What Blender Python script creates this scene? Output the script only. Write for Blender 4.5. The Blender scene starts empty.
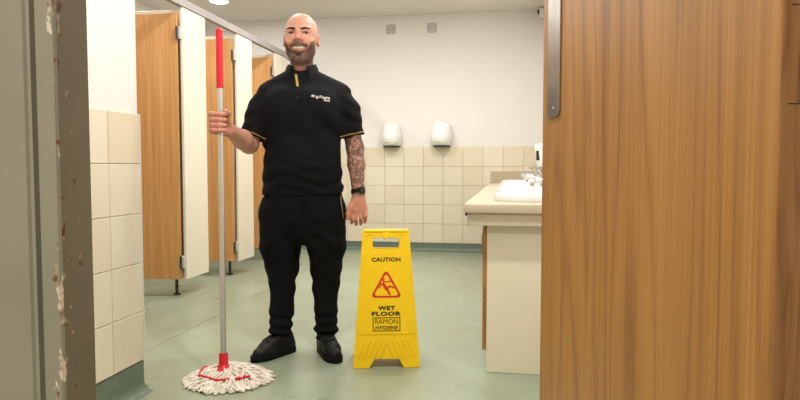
import bpy, bmesh, math, random
import numpy as np
from mathutils import Vector, Matrix

random.seed(7); np.random.seed(7)
SC = bpy.context.scene
COL = SC.collection
PI = math.pi
R = math.radians

# ---------------------------------------------------------------- camera, world, lights, exposure
cam_d = bpy.data.cameras.new('camera'); cam = bpy.data.objects.new('camera', cam_d); COL.objects.link(cam)
cam_d.sensor_width = 36.0; cam_d.lens = 620/800*36; cam_d.clip_start = 0.02
cam.location = (0, 0, 0.96)
cam.rotation_euler = (PI/2-math.atan(32/620), 0, R(10))
SC.camera = cam

w = bpy.data.worlds.new('world'); SC.world = w; w.use_nodes = True
w.node_tree.nodes['Background'].inputs[0].default_value = (1.0, 0.96, 0.9, 1)
w.node_tree.nodes['Background'].inputs[1].default_value = 0.15

SC.view_settings.view_transform = 'Standard'; SC.view_settings.look = 'None'
SC.view_settings.gamma = 1; SC.view_settings.use_curve_mapping = False
SC.view_settings.exposure = -0.42

CEIL = 2.706
BACK = 7.09
DOWNLIGHTS = [(-0.50, 5.30, 32), (-0.50, 3.75, 30), (-1.60, 5.30, 27), (-1.62, 3.85, 24), (-0.45, 1.92, 46),
              (-3.00, 6.14, 14), (-3.05, 4.55, 14), (-3.05, 3.2, 12)]
CORRIDOR_LIGHT = (-0.75, -0.85, 75)  # unseen lamp added behind the camera, placed to light the left door frame
LIGHT_COLOR = (1.0, 0.97, 0.935)

def area_light(name, loc, power, size, spread=PI):
    l = bpy.data.lights.new(name, 'AREA'); l.shape = 'DISK'; l.size = size; l.energy = power; l.color = LIGHT_COLOR
    l.spread = spread
    o = bpy.data.objects.new(name, l); o.location = loc; COL.objects.link(o); return o
for x, y, p in DOWNLIGHTS:
    area_light('downlight_lamp', (x, y, CEIL-0.02), p, 0.16)
area_light('added_corridor_lamp', (CORRIDOR_LIGHT[0], CORRIDOR_LIGHT[1], CEIL-0.06), CORRIDOR_LIGHT[2], 0.4)

# ---------------------------------------------------------------- helpers
def lin(c):
    return tuple(((v/255.)/12.92 if v/255. <= .04045 else ((v/255.+.055)/1.055)**2.4) for v in c)

def tag(o, label=None, cat=None, group=None, kind=None):
    if label: o['label'] = label
    if cat: o['category'] = cat
    if group: o['group'] = group
    if kind: o['kind'] = kind
    return o

def empty(name, loc=(0, 0, 0), rz=0, **k):
    o = bpy.data.objects.new(name, None); COL.objects.link(o); o.location = loc; o.rotation_euler = (0, 0, rz)
    o.empty_display_size = 0.05
    return tag(o, **k)

def smooth(me, ang=None):
    me.polygons.foreach_set('use_smooth', [True]*len(me.polygons))
    if ang is not None:
        me.set_sharp_from_angle(angle=ang)

def obj(name, src, mat=None, parent=None, loc=None, rot=None, sm=None, **k):
    if isinstance(src, bmesh.types.BMesh):
        me = bpy.data.meshes.new(name); bmesh.ops.recalc_face_normals(src, faces=src.faces); src.to_mesh(me); src.free()
    else:
        me = src
    if mat and not me.materials: me.materials.append(mat)
    if sm is not None: smooth(me, sm)
    o = bpy.data.objects.new(name, me); COL.objects.link(o)
    if parent: o.parent = parent
    if loc: o.location = loc
    if rot: o.rotation_euler = rot
    return tag(o, **k)

def bx(bm, lo, hi, bevel=0, seg=1):
    m = Matrix.Translation([(a+b)/2 for a, b in zip(lo, hi)]) @ Matrix.Diagonal([b-a for a, b in zip(lo, hi)]+[1])
    r = bmesh.ops.create_cube(bm, size=1, matrix=m)
    if bevel:
        es = list({e for v in r['verts'] for e in v.link_edges})
        bmesh.ops.bevel(bm, geom=es, offset=bevel, segments=seg, affect='EDGES', profile=.5)
    return bm

def box(lo, hi, bevel=0, seg=1):
    return bx(bmesh.new(), lo, hi, bevel, seg)

def tube(bm, pts, rad, n=8, cap=True):
    pts = [Vector(p) for p in pts]; rads = rad if isinstance(rad, (list, tuple)) else [rad]*len(pts)
    rings = []; up = None
    for i, p in enumerate(pts):
        a = pts[max(i-1, 0)]; b = pts[min(i+1, len(pts)-1)]
        d = (b-a).normalized()
        if up is None:
            up = d.orthogonal().normalized()
        u = (up-d*up.dot(d)).normalized(); v = d.cross(u); up = u
        rings.append([bm.verts.new(p+(u*math.cos(2*PI*j/n)+v*math.sin(2*PI*j/n))*rads[i]) for j in range(n)])
    for A, B in zip(rings, rings[1:]):
        for j in range(n):
            bm.faces.new((A[j], A[(j+1) % n], B[(j+1) % n], B[j]))
    if cap:
        bm.faces.new(rings[0][::-1]); bm.faces.new(rings[-1])
    return bm

def lathe(prof, n=24, axis_loc=(0, 0, 0), bm=None):
    bm = bm or bmesh.new(); L = Vector(axis_loc); rings = []
    for r, z in prof:
        rings.append([bm.verts.new(L+Vector((max(r, 1e-5)*math.cos(2*PI*j/n), max(r, 1e-5)*math.sin(2*PI*j/n), z))) for j in range(n)])
    for A, B in zip(rings, rings[1:]):
        for j in range(n):
            bm.faces.new((A[j], A[(j+1) % n], B[(j+1) % n], B[j]))
    bm.faces.new(rings[0][::-1]); bm.faces.new(rings[-1])
    return bm

def prism(poly, z0, z1, bm=None):
    """plan polygon (x,y) extruded in z"""
    bm = bm or bmesh.new()
    A = [bm.verts.new((x, y, z0)) for x, y in poly]; B = [bm.verts.new((x, y, z1)) for x, y in poly]
    n = len(poly)
    for i in range(n): bm.faces.new((A[i], A[(i+1) % n], B[(i+1) % n], B[i]))
    bm.faces.new(A[::-1]); bm.faces.new(B)
    return bm

def extrude_profile(prof, path0, path1, bm=None):
    """prof: list of (offset vec) world vectors swept from path0 to path1"""
    bm = bm or bmesh.new()
    A = [bm.verts.new(Vector(path0)+Vector(p)) for p in prof]; B = [bm.verts.new(Vector(path1)+Vector(p)) for p in prof]
    n = len(prof)
    for i in range(n): bm.faces.new((A[i], A[(i+1) % n], B[(i+1) % n], B[i]))
    bm.faces.new(A[::-1]); bm.faces.new(B)
    return bm

def curve_mesh(loops, depth, bevel=0.0, name='plate'):
    """closed 2D loops (outer first, then holes) in XY filled and extruded in +-z by depth"""
    cu = bpy.data.curves.new(name, 'CURVE'); cu.dimensions = '2D'; cu.fill_mode = 'BOTH'
    cu.extrude = depth; cu.bevel_depth = bevel; cu.bevel_resolution = 1
    for lp in loops:
        s = cu.splines.new('POLY'); s.points.add(len(lp)-1)
        for p, q in zip(s.points, lp): p.co = (q[0], q[1], 0, 1)
        s.use_cyclic_u = True
    o = bpy.data.objects.new(name, cu)
    me = bpy.data.meshes.new_from_object(o)
    bpy.data.objects.remove(o); bpy.data.curves.remove(cu)
    return me

def text_mesh(body, size, depth=0.0004, offset=0.0, sx=1.0, shear=0.0, name='lettering', width=None, spacing=1.0):
    cu = bpy.data.curves.new(name, 'FONT'); cu.body = body; cu.size = size; cu.extrude = depth; cu.offset = offset
    cu.align_x = 'CENTER'; cu.align_y = 'CENTER'; cu.shear = shear; cu.resolution_u = 3; cu.space_character = spacing
    o = bpy.data.objects.new(name, cu); me = bpy.data.meshes.new_from_object(o)
    bpy.data.objects.remove(o); bpy.data.curves.remove(cu)
    if width:
        xs = [v.co.x for v in me.vertices]; sx = width/(max(xs)-min(xs))
    xs = [v.co.x for v in me.vertices]; ys = [v.co.y for v in me.vertices]
    cx, cy = (max(xs)+min(xs))/2, (max(ys)+min(ys))/2
    for v in me.vertices: v.co.x = (v.co.x-cx)*sx; v.co.y -= cy
    return me

def rrect(x0, y0, x1, y1, r, n=4):
    pts = []
    for cx, cy, a0 in ((x1-r, y0+r, -90), (x1-r, y1-r, 0), (x0+r, y1-r, 90), (x0+r, y0+r, 180)):
        for i in range(n+1):
            a = R(a0+90*i/n); pts.append((cx+r*math.cos(a), cy+r*math.sin(a)))
    return pts

def round_poly(poly, r, n=4):
    out = []
    m = len(poly)
    for i in range(m):
        p = Vector(poly[i]); a = Vector(poly[i-1]); b = Vector(poly[(i+1) % m])
        da = (a-p); db = (b-p); rr = min(r, da.length*.45, db.length*.45)
        s = p+da.normalized()*rr; e = p+db.normalized()*rr
        for k in range(n+1):
            t = k/n; q = s*(1-t)**2+p*2*t*(1-t)+e*t*t; out.append((q.x, q.y))
    return out

# ---------------------------------------------------------------- materials
class M_:
    def __init__(s, name):
        s.m = bpy.data.materials.new(name); s.m.use_nodes = True; s.nt = s.m.node_tree
        s.b = s.nt.nodes['Principled BSDF']
    def n(s, t, **k):
        nd = s.nt.nodes.new(t)
        for a, v in k.items():
            if a in nd.inputs: nd.inputs[a].default_value = v
            else: setattr(nd, a, v)
        return nd
    def l(s, a, b): s.nt.links.new(a, b)
    def coords(s, scale=(1, 1, 1), kind='Object', loc=(0, 0, 0)):
        tc = s.n('ShaderNodeTexCoord'); mp = s.n('ShaderNodeMapping'); mp.inputs['Scale'].default_value = scale
        mp.inputs['Location'].default_value = loc
        s.l(tc.outputs[kind], mp.inputs[0]); return mp.outputs[0]
    def noise(s, vec, scale, detail=3, rough=.5, dist=0):
        nd = s.n('ShaderNodeTexNoise'); nd.inputs['Scale'].default_value = scale; nd.inputs['Detail'].default_value = detail
        nd.inputs['Roughness'].default_value = rough; nd.inputs['Distortion'].default_value = dist
        s.l(vec, nd.inputs['Vector']); return nd.outputs['Fac']
    def ramp(s, fac, stops):
        r = s.n('ShaderNodeValToRGB'); el = r.color_ramp.elements
        while len(el) < len(stops): el.new(.5)
        for e, (p, c) in zip(el, stops):
            e.position = p; e.color = (c if isinstance(c, tuple) else (c, c, c))+(1,)
        s.l(fac, r.inputs[0]); return r.outputs[0]
    def mix(s, f, a, b, mode='MIX'):
        mx = s.n('ShaderNodeMix', data_type='RGBA', blend_type=mode)
        for sock, v in ((mx.inputs['Factor'], f), (mx.inputs['A'], a), (mx.inputs['B'], b)):
            if hasattr(v, 'links') or hasattr(v, 'is_linked'): s.l(v, sock)
            elif isinstance(v, tuple):
                sock_i = [i for i in mx.inputs if i.name == sock.name and i.type == 'RGBA'][0]; sock_i.default_value = v+(1,)
            else: sock.default_value = v
        return mx
    def math(s, op, a, b=None):
        nd = s.n('ShaderNodeMath', operation=op)
        for i, v in enumerate((a, b)):
            if v is None: continue
            if hasattr(v, 'is_linked'): s.l(v, nd.inputs[i])
            else: nd.inputs[i].default_value = v
        return nd.outputs[0]
    def bump(s, h, strength=.2, dist=.01):
        b = s.n('ShaderNodeBump'); b.inputs['Strength'].default_value = strength; b.inputs['Distance'].default_value = dist
        s.l(h, b.inputs['Height']); s.l(b.outputs[0], s.b.inputs['Normal'])
    def base(s, v):
        if isinstance(v, tuple): s.b.inputs['Base Color'].default_value = v+(1,)
        else: s.l(v, s.b.inputs['Base Color'])
    def set(s, **k):
        for a, v in k.items(): s.b.inputs[a.replace('_', ' ')].default_value = v
        return s

def mixc(m, f, a, b, mode='MIX'):
    mx = m.nt.nodes.new('ShaderNodeMix'); mx.data_type = 'RGBA'; mx.blend_type = mode
    ci = [i for i in mx.inputs if i.type == 'RGBA']; fi = [i for i in mx.inputs if i.type == 'VALUE'][0]
    for sock, v in ((fi, f), (ci[0], a), (ci[1], b)):
        if hasattr(v, 'is_linked'): m.l(v, sock)
        elif isinstance(v, tuple): sock.default_value = v+(1,)
        else: sock.default_value = v
    return [o for o in mx.outputs if o.type == 'RGBA'][0]

def plain(name, rgb, rough=.5, metal=0., var=.06, scale=12, bump=0., bscale=60, spec=.5, coat=0., vec_scale=(1, 1, 1)):
    m = M_(name); c = lin(rgb); v = m.coords(vec_scale)
    f = m.noise(v, scale, 4)
    dark = tuple(x*(1-var) for x in c); lite = tuple(min(1, x*(1+var)) for x in c)
    m.base(m.ramp(f, [(.3, dark), (.7, lite)]))
    m.set(Roughness=rough, Metallic=metal, Specular_IOR_Level=spec, Coat_Weight=coat)
    if bump: m.bump(m.noise(v, bscale, 3), bump, .002)
    return m.m

MAT = {}
MAT['white_wall'] = plain('white wall paint', (232, 229, 224), .7, var=.012, scale=3, bump=.06, bscale=180)
MAT['ceiling'] = plain('ceiling paint', (230, 224, 215), .85, var=.02, scale=2)
MAT['cream_wall'] = plain('corridor paint', (205, 198, 184), .8, var=.02, scale=2)
MAT['grout'] = plain('grout', (176, 160, 136), .9, var=.12, scale=14)
MAT['pale_grout'] = plain('pale grout', (212, 202, 184), .9, var=.08, scale=14)
MAT['laminate'] = plain('cream laminate', (226, 216, 196), .45, var=.02, scale=4)
MAT['cab_panel'] = plain('cabinet end laminate', (224, 213, 188), .5, var=.02, scale=5)
MAT['ceramic'] = plain('white ceramic', (226, 226, 223), .12, var=.01, coat=.5)
MAT['white_plastic'] = plain('white plastic', (240, 238, 234), .25, var=.01)
MAT['grey_plastic'] = plain('grey plastic plate', (188, 184, 178), .45, var=.03)
MAT['black_plastic'] = plain('black plastic', (22, 22, 23), .4, var=.1)
MAT['chrome'] = plain('chrome', (225, 225, 225), .08, 1.0, var=.02)
MAT['steel'] = plain('brushed steel', (170, 168, 164), .3, 1.0, var=.12, scale=30, vec_scale=(1, 1, .02))
MAT['alu_rail'] = plain('rail metal', (158, 151, 149), .6, .0, var=.05)
MAT['leg_metal'] = plain('leg metal', (70, 70, 66), .4, .8, var=.1)
MAT['hinge'] = plain('dark hinge metal', (96, 94, 92), .38, .9, var=.08)
MAT['red_plastic'] = plain('red plastic', (214, 24, 40), .35, var=.06, scale=30)
MAT['pole'] = plain('aluminium pole', (208, 205, 198), .32, .75, var=.04)
MAT['yellow'] = plain('yellow plastic', (252, 208, 3), .38, var=.03, scale=20, bump=.05, bscale=300)
MAT['sign_black'] = plain('black print', (20, 18, 12), .5, var=.1)
MAT['sign_red'] = plain('red print', (214, 40, 22), .5, var=.05)
MAT['logo_white'] = plain('white print', (235, 232, 225), .6, var=.02)
MAT['logo_red'] = plain('pale red print', (190, 96, 70), .6, var=.05)
MAT['gold'] = plain('gold piping', (176, 150, 62), .6, var=.15, scale=60)
MAT['zip'] = plain('zip tape', (150, 142, 112), .5, .3, var=.15, scale=80)
MAT['trousers'] = plain('black trouser cloth', (13, 13, 15), .9, spec=.15, var=.2, scale=25, bump=.2, bscale=220)
MAT['shirt'] = plain('black polo cloth', (15, 15, 18), .88, spec=.18, var=.18, scale=20, bump=.25, bscale=320)
MAT['shoe'] = plain('black leather', (15, 15, 16), .5, spec=.3, var=.2, scale=30, bump=.15, bscale=160)
MAT['sole'] = plain('black rubber', (10, 10, 11), .7, spec=.2, var=.15)
MAT['teeth'] = plain('teeth', (214, 204, 190), .3, var=.04, scale=200)
MAT['brow'] = plain('brow hair', (50, 34, 27), .8, var=.3, scale=300)
MAT['plate_dark'] = plain('dark void', (40, 36, 32), .8)
MAT['cove'] = plain('shade-darkened cove vinyl', (104, 120, 104), .5, var=.12, scale=20)  # same vinyl as the floor, its shade put into this darker green
MAT['seam'] = plain('weld seam', (112, 110, 92), .6, var=.1)

# ceramic tile with a slightly different cream for each tile
m = M_('cream wall tile')
oi = m.n('ShaderNodeObjectInfo')
tc = m.ramp(oi.outputs['Random'], [(0, lin((226, 213, 188))), (.5, lin((230, 219, 196))), (1, lin((233, 222, 202)))])
v = m.coords(); f = m.noise(v, 7, 3)
m.base(mixc(m, .08, tc, m.ramp(f, [(.3, lin((205, 188, 158))), (.7, lin((244, 236, 220)))])))
m.set(Roughness=.22, Specular_IOR_Level=.5); m.bump(m.noise(v, 5, 2), .05, .004)
MAT['tile'] = m.m

# safety vinyl: fine speckle plus scuffed sheen
m = M_('green safety vinyl'); v = m.coords()
sp = m.noise(v, 260, 2, .6); bl = m.noise(v, 1.6, 4, .6); md = m.noise(v, 14, 4, .6)
c1 = m.ramp(sp, [(.3, lin((124, 138, 116))), (.5, lin((150, 162, 139))), (.72, lin((180, 188, 168)))])
c2 = m.ramp(bl, [(.3, lin((138, 147, 122))), (.7, lin((158, 170, 149)))])
c = mixc(m, .5, c1, c2)
c = mixc(m, m.math('MULTIPLY', m.ramp(md, [(.55, 0.), (.8, 1.)]), .10), c, lin((112, 108, 86)))
m.base(c)
m.l(m.ramp(m.noise(v, 2.2, 3, .5), [(.3, .25), (.7, .36)]), m.b.inputs['Roughness'])
m.set(Specular_IOR_Level=.5); m.bump(m.noise(v, 90, 3), .08, .003)
MAT['floor'] = m.m

# speckled laminate worktop
m = M_('speckled worktop laminate'); v = m.coords()
m.base(mixc(m, .5, m.ramp(m.noise(v, 240, 2, .7), [(.35, lin((156, 138, 112))), (.5, lin((190, 175, 148))), (.68, lin((214, 201, 176)))]), lin((194, 179, 153))))
m.set(Roughness=.4); MAT['worktop'] = m.m

def wood(name, dark, mid, light, across=6., along=.42, bands=9., fine=110., rough=.45, axis='X', seed=0., contrast=.75):
    m = M_(name)
    sx = (across, across, along) if axis == 'X' else (across, across, along)
    v = m.coords(sx, loc=(seed, seed*.7, seed*.3))
    n1 = m.noise(v, 1.0, 2.0, .45, .15)
    saw = m.math('FRACT', m.math('MULTIPLY', n1, bands))
    tri = m.math('SUBTRACT', 1.0, m.math('ABSOLUTE', m.math('SUBTRACT', m.math('MULTIPLY', saw, 2.0), 1.0)))
    vf = m.coords((fine, fine, 1.4)); nf = m.noise(vf, 1.0, 3, .6)
    vm = m.coords((across*3.5, across*3.5, .25), loc=(seed*2, 0, 0)); nm = m.noise(vm, 1.0, 3, .55)
    g = m.math('ADD', m.math('MULTIPLY', m.math('POWER', tri, 3.0), .34*contrast), m.math('MULTIPLY', nf, .62))
    g = m.math('ADD', g, m.math('MULTIPLY', nm, .35))
    m.base(m.ramp(g, [(.30, lin(light)), (.56, lin(mid)), (.92, lin(dark))]))
    m.set(Roughness=rough, Specular_IOR_Level=.4)
    m.bump(nf, .06, .001)
    return m.m
MAT['oak_door'] = wood('oak veneer of entrance door', (108, 66, 26), (160, 110, 54), (180, 131, 70), across=4.2, along=.30, bands=17, fine=190, seed=3.3, contrast=.62)
MAT['oak_edge'] = wood('oak lipping', (112, 72, 38), (150, 104, 62), (168, 122, 78), across=22, along=2.2, bands=6, fine=160, seed=9.)
MAT['beech'] = wood('beech cubicle door laminate', (176, 118, 62), (206, 150, 90), (222, 170, 112), across=9, along=.6, bands=5, fine=70, rough=.5, seed=1.2, contrast=.4)
MAT['cab_wood'] = wood('cabinet door wood', (120, 74, 34), (160, 104, 54), (180, 126, 74), across=20, along=2, bands=5, fine=150, seed=5.)

# chipped olive paint of the door frame: bare wood along the arris and small knocks
def frame_mat():
    m = M_('chipped olive door frame paint'); v = m.coords()
    paint = m.ramp(m.noise(v, 6, 3), [(.3, lin((134, 128, 110))), (.7, lin((146, 139, 121)))])
    at = m.n('ShaderNodeAttribute', attribute_name='wear')
    n = m.noise(m.coords((70, 70, 28)), 1.0, 4, .65)
    chip = m.math('GREATER_THAN', m.math('ADD', n, m.math('MULTIPLY', at.outputs['Fac'], .20)), .75)
    wn = m.noise(v, 40, 2)
    bare = m.ramp(wn, [(.42, lin((112, 66, 36))), (.55, lin((206, 192, 168)))])
    m.base(mixc(m, chip, paint, bare))
    m.set(Roughness=.5); m.bump(chip, -.4, .001)
    return m.m
MAT['frame'] = frame_mat()

m = M_('lit diffuser'); m.base((1, .97, .92)); m.set(Emission_Strength=14.0); m.b.inputs['Emission Color'].default_value = LIGHT_COLOR+(1,)
MAT['lamp'] = m.m

# mop yarn
m = M_('cotton mop yarn'); v = m.coords()
m.base(mixc(m, m.ramp(m.noise(v, 30, 3), [(.45, 0.), (.75, .6)]), m.ramp(m.noise(v, 120, 3), [(.3, lin((232, 220, 204))), (.7, lin((252, 247, 238)))]), lin((182, 162, 142))))
m.set(Roughness=.95); m.bump(m.noise(m.coords(), 500, 2), .5, .002); MAT['yarn'] = m.m

# skin: colour attribute painted by region (skin, beard, lips, stubble), with ink on the tattooed arm
m = M_('skin')
ca = m.n('ShaderNodeAttribute', attribute_name='Col'); ta = m.n('ShaderNodeAttribute', attribute_name='tattoo')
v = m.coords()
vo = m.n('ShaderNodeTexVoronoi'); vo.feature = 'DISTANCE_TO_EDGE'; vo.inputs['Scale'].default_value = 34
nz = m.n('ShaderNodeTexNoise'); nz.inputs['Scale'].default_value = 22; nz.inputs['Detail'].default_value = 4
m.l(v, nz.inputs['Vector']); m.l(nz.outputs['Color'], vo.inputs['Vector'])
vo.inputs['Scale'].default_value = 9
ink = m.math('MAXIMUM', m.ramp(vo.outputs['Distance'], [(.02, 1.), (.09, 0.)]), m.ramp(m.noise(v, 34, 5, .7, 1.2), [(.43, 0.), (.52, .85)]))
ink = m.math('MULTIPLY', m.math('MULTIPLY', ink, .9), ta.outputs['Fac'])
skin = mixc(m, 1.0, ca.outputs['Color'], m.ramp(m.noise(v, 70, 4), [(.3, (.86, .80, .78)), (.7, (1.0, 1.0, 1.0))]), 'MULTIPLY')
m.base(mixc(m, ink, skin, lin((58, 52, 48))))
m.set(Roughness=.52, Specular_IOR_Level=.35, Subsurface_Weight=.02, Subsurface_Scale=.01)
m.bump(m.noise(v, 260, 3), .06, .001)
MAT['skin'] = m.m
m = M_('eye'); at = m.n('ShaderNodeAttribute', attribute_name='Col'); m.base(at.outputs['Color']); m.set(Roughness=.1); MAT['eye'] = m.m

# ---------------------------------------------------------------- setting
RX = 0.36       # right wall
LX = -3.85      # wall behind the cubicles
NIBX = -1.56    # tiled entry wall
NIBY = 2.415
FY = 0.711      # doorway plane
obj('floor', box((LX-.1, -1.7, -.1), (2.1, BACK+.1, 0)), MAT['floor'], kind='structure')
fl = bpy.data.objects['floor']
for x, y0, y1 in ((-1.87, 1.2, BACK-.05),):
    obj('weld_seam', box((x-.002, y0, -.001), (x+.002, y1, .0006)), MAT['seam'], fl)
obj('ceiling', box((LX-.1, -1.7, CEIL), (2.1, BACK+.1, CEIL+.1)), MAT['ceiling'], kind='structure')
wb = obj('wall_back', box((LX-.1, BACK, 0), (RX+.1, BACK+.1, CEIL)), MAT['white_wall'], kind='structure')
obj('wall_left', box((LX-.1, NIBY, 0), (LX, BACK, CEIL)), MAT['white_wall'], kind='structure')
wr = obj('wall_right', box((RX, .80, 0), (RX+.1, BACK, CEIL)), MAT['white_wall'], kind='structure')
wn = obj('wall_entry', box((LX-.1, .80, 0), (NIBX, NIBY, CEIL)), MAT['white_wall'], kind='structure')
bm = bmesh.new()
bx(bm, (LX-.1, .722, 0), (-.64, .80, CEIL)); bx(bm, (.40, .722, 0), (2.1, .80, CEIL)); bx(bm, (-.64, .722, 2.12), (.40, .80, CEIL))
obj('wall_front', bm, MAT['cream_wall'], kind='structure')
obj('wall_corridor', box((-2.1, -1.8, 0), (2.1, -1.7, CEIL)), MAT['cream_wall'], kind='structure')
obj('wall_corridor_left', box((-2.1, -1.7, 0), (-2.0, .722, CEIL)), MAT['cream_wall'], kind='structure')
obj('wall_corridor_right', box((2.0, -1.7, 0), (2.1, .722, CEIL)), MAT['cream_wall'], kind='structure')

# tiles: one shared bevelled slab per wall
def tile_mesh(wd, ht, th=.008, ch=.0022):
    """slab facing -Y, centred on x, base z=0"""
    bm = bmesh.new(); a, b = wd/2, ht
    B = [bm.verts.new(p) for p in ((-a, 0, 0), (a, 0, 0), (a, 0, b), (-a, 0, b))]
    Mi = [bm.verts.new(p) for p in ((-a, -th+ch, 0), (a, -th+ch, 0), (a, -th+ch, b), (-a, -th+ch, b))]
    T = [bm.verts.new(p) for p in ((-a+ch, -th, ch), (a-ch, -th, ch), (a-ch, -th, b-ch), (-a+ch, -th, b-ch))]
    for P, Q in ((B, Mi), (Mi, T)):
        for i in range(4): bm.faces.new((P[i], P[(i+1) % 4], Q[(i+1) % 4], Q[i]))
    bm.faces.new(T)
    bmesh.ops.recalc_face_normals(bm, faces=bm.faces)
    me = bpy.data.meshes.new('tile'); bm.to_mesh(me); bm.free(); me.materials.append(MAT['tile']); return me
RH, CW, Z0B = .2208, .2265, .096
g = obj('grout_bed', box((LX, BACK-.004, Z0B-.002), (RX, BACK+.001, Z0B+5*RH)), MAT['grout'], wb)
tm = tile_mesh(CW-.003, RH-.003)
x = -.749+CW/2+4*CW
while x > LX+.1:
    for r in range(5):
        if x+CW/2 < RX:
            obj('tile', tm, None, wb, (x, BACK-.003+random.uniform(-.0006, .0006), Z0B+r*RH+.0015))
        elif x-CW/2 < RX:
            cw = RX-(x-CW/2)
            obj('tile', tile_mesh(cw-.003, RH-.003), None, wb, (RX-cw/2, BACK-.003, Z0B+r*RH+.0015))
    x -= CW
tn = .211; zb = .133
obj('grout_bed', box((NIBX-.001, 1.0, zb-.002), (NIBX+.004, NIBY, zb+5*tn)), MAT['pale_grout'], wn)
tmn = tile_mesh(tn-.0028, tn-.0028)
for c in range(6):
    for r in range(5):
        obj('tile', tmn, None, wn, (NIBX+.003+random.uniform(-.0005, .0005), NIBY-tn*(c+.5)-.001, zb+r*tn+.0015), (0, 0, PI/2))
# plastic angle on the outer corner of the entry wall
obj('corner_bead', box((NIBX-.01, NIBY-.001, zb), (NIBX+.012, NIBY+.003, zb+5*tn)), MAT['white_plastic'], wn)

# coved skirting (concave foot)
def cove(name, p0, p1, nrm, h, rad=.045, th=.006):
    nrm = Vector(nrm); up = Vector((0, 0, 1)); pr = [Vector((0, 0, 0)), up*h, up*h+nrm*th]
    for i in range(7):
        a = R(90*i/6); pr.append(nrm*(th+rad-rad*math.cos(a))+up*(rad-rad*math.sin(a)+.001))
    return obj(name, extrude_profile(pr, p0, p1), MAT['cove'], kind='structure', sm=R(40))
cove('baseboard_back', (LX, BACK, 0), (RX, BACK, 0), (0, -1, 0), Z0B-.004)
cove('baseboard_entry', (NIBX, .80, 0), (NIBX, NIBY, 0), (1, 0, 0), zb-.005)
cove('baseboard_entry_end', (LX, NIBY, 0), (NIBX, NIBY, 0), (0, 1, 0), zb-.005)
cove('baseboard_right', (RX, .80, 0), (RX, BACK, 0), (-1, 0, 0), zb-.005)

# painted door frame on the left of the doorway: moulded face, chipped arris, reveal
prof = [(-.572, FY+.062), (-.572, FY+.003), (-.575, FY), (-.5995, FY), (-.602, FY+.002), (-.6045, FY+.010), (-.609, FY+.010),
        (-.611, FY+.003), (-.616, FY+.003), (-.619, FY+.000), (-.700, FY-.002), (-.706, FY+.004), (-.706, FY+.011), (-.64, FY+.011), (-.64, FY+.062)]
bm = bmesh.new(); nz_ = 60
rings = [[bm.verts.new((px, py, 2.12*i/nz_)) for px, py in prof] for i in range(nz_+1)]
for A, B in zip(rings, rings[1:]):
    for j in range(len(prof)):
        bm.faces.new((A[j], A[(j+1) % len(prof)], B[(j+1) % len(prof)], B[j]))
bm.faces.new(rings[0]); bm.faces.new(rings[-1])
tf = obj('trim_1', bm, MAT['frame'], kind='structure')
at = tf.data.attributes.new('wear', 'FLOAT', 'POINT')
at.data.foreach_set('value', [max(0., 1-min(math.hypot(v.co.x+.5735, v.co.y-FY-.0015)/.018, 1.)) + (.12 if (abs(v.co.x+.572) < .002 and v.co.z < .9) else 0.) for v in tf.data.vertices])
bm = bmesh.new(); bx(bm, (.335, FY, 0), (.40, FY+.062, 2.12), .003)
tr = obj('trim_2', bm, MAT['frame'], kind='structure')
bm = bmesh.new(); bx(bm, (-.64, FY, 2.03), (.335, FY+.062, 2.12), .003)
obj('trim_3', bm, MAT['frame'], kind='structure')

# entrance door swung into the room: leaf, pull plate, hinge
DW, DT = .812, .044
door = obj('door_1', box((0, -DT, .008), (DW, 0, 2.02), .002, 2), MAT['oak_door'], None, (.276, .709, 0), (0, 0, R(104.3)), kind='structure')
door['label'] = 'large oak veneered entrance door standing open on the right'
obj('edge_lipping', box((-.0008, -DT+.0012, .009), (.0012, -.0012, 2.019)), MAT['oak_edge'], door)
for zc in (1.078, 1.85, .25):
    h = obj('hinge', box((-.0026, -DT-.004, zc-.05), (.0005, -.0205, zc+.05), .001), MAT['hinge'], door)
    bm = bmesh.new(); tube(bm, [(-.004, -DT-.008, zc-.05), (-.004, -DT-.008, zc+.05)], .006, 10); obj('hinge_knuckle', bm, MAT['hinge'], h)
    for dz in (-.034, .0, .034):
        obj('screw', lathe([(.0001, -.0006), (.004, -.0006), (.0034, .0006), (.0001, .0006)], 10), MAT['steel'], h, (-.003, -.030-.006*(dz == 0), zc+dz), (0, -PI/2, 0))
# rebate line in the lipping above and below the hinge leaf
for zc in (1.027, 1.129):
    obj('rebate_line', box((-.0012, -.030, zc-.0006), (-.0004, -.010, zc+.0006)), MAT['plate_dark'], door)
me = curve_mesh([rrect(.687, 1.072, .765, 1.43, .014)], .0012, .0008)
pl = obj('pull_plate', me, MAT['steel'], door, (0, .0022, 0), (PI/2, 0, 0))
for z_ in (1.09, 1.41):
    obj('screw', lathe([(.005, 0), (.005, .0012), (.003, .002)], 12), MAT['steel'], door, (.726, .0042, z_), (-PI/2, 0, 0))

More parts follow.
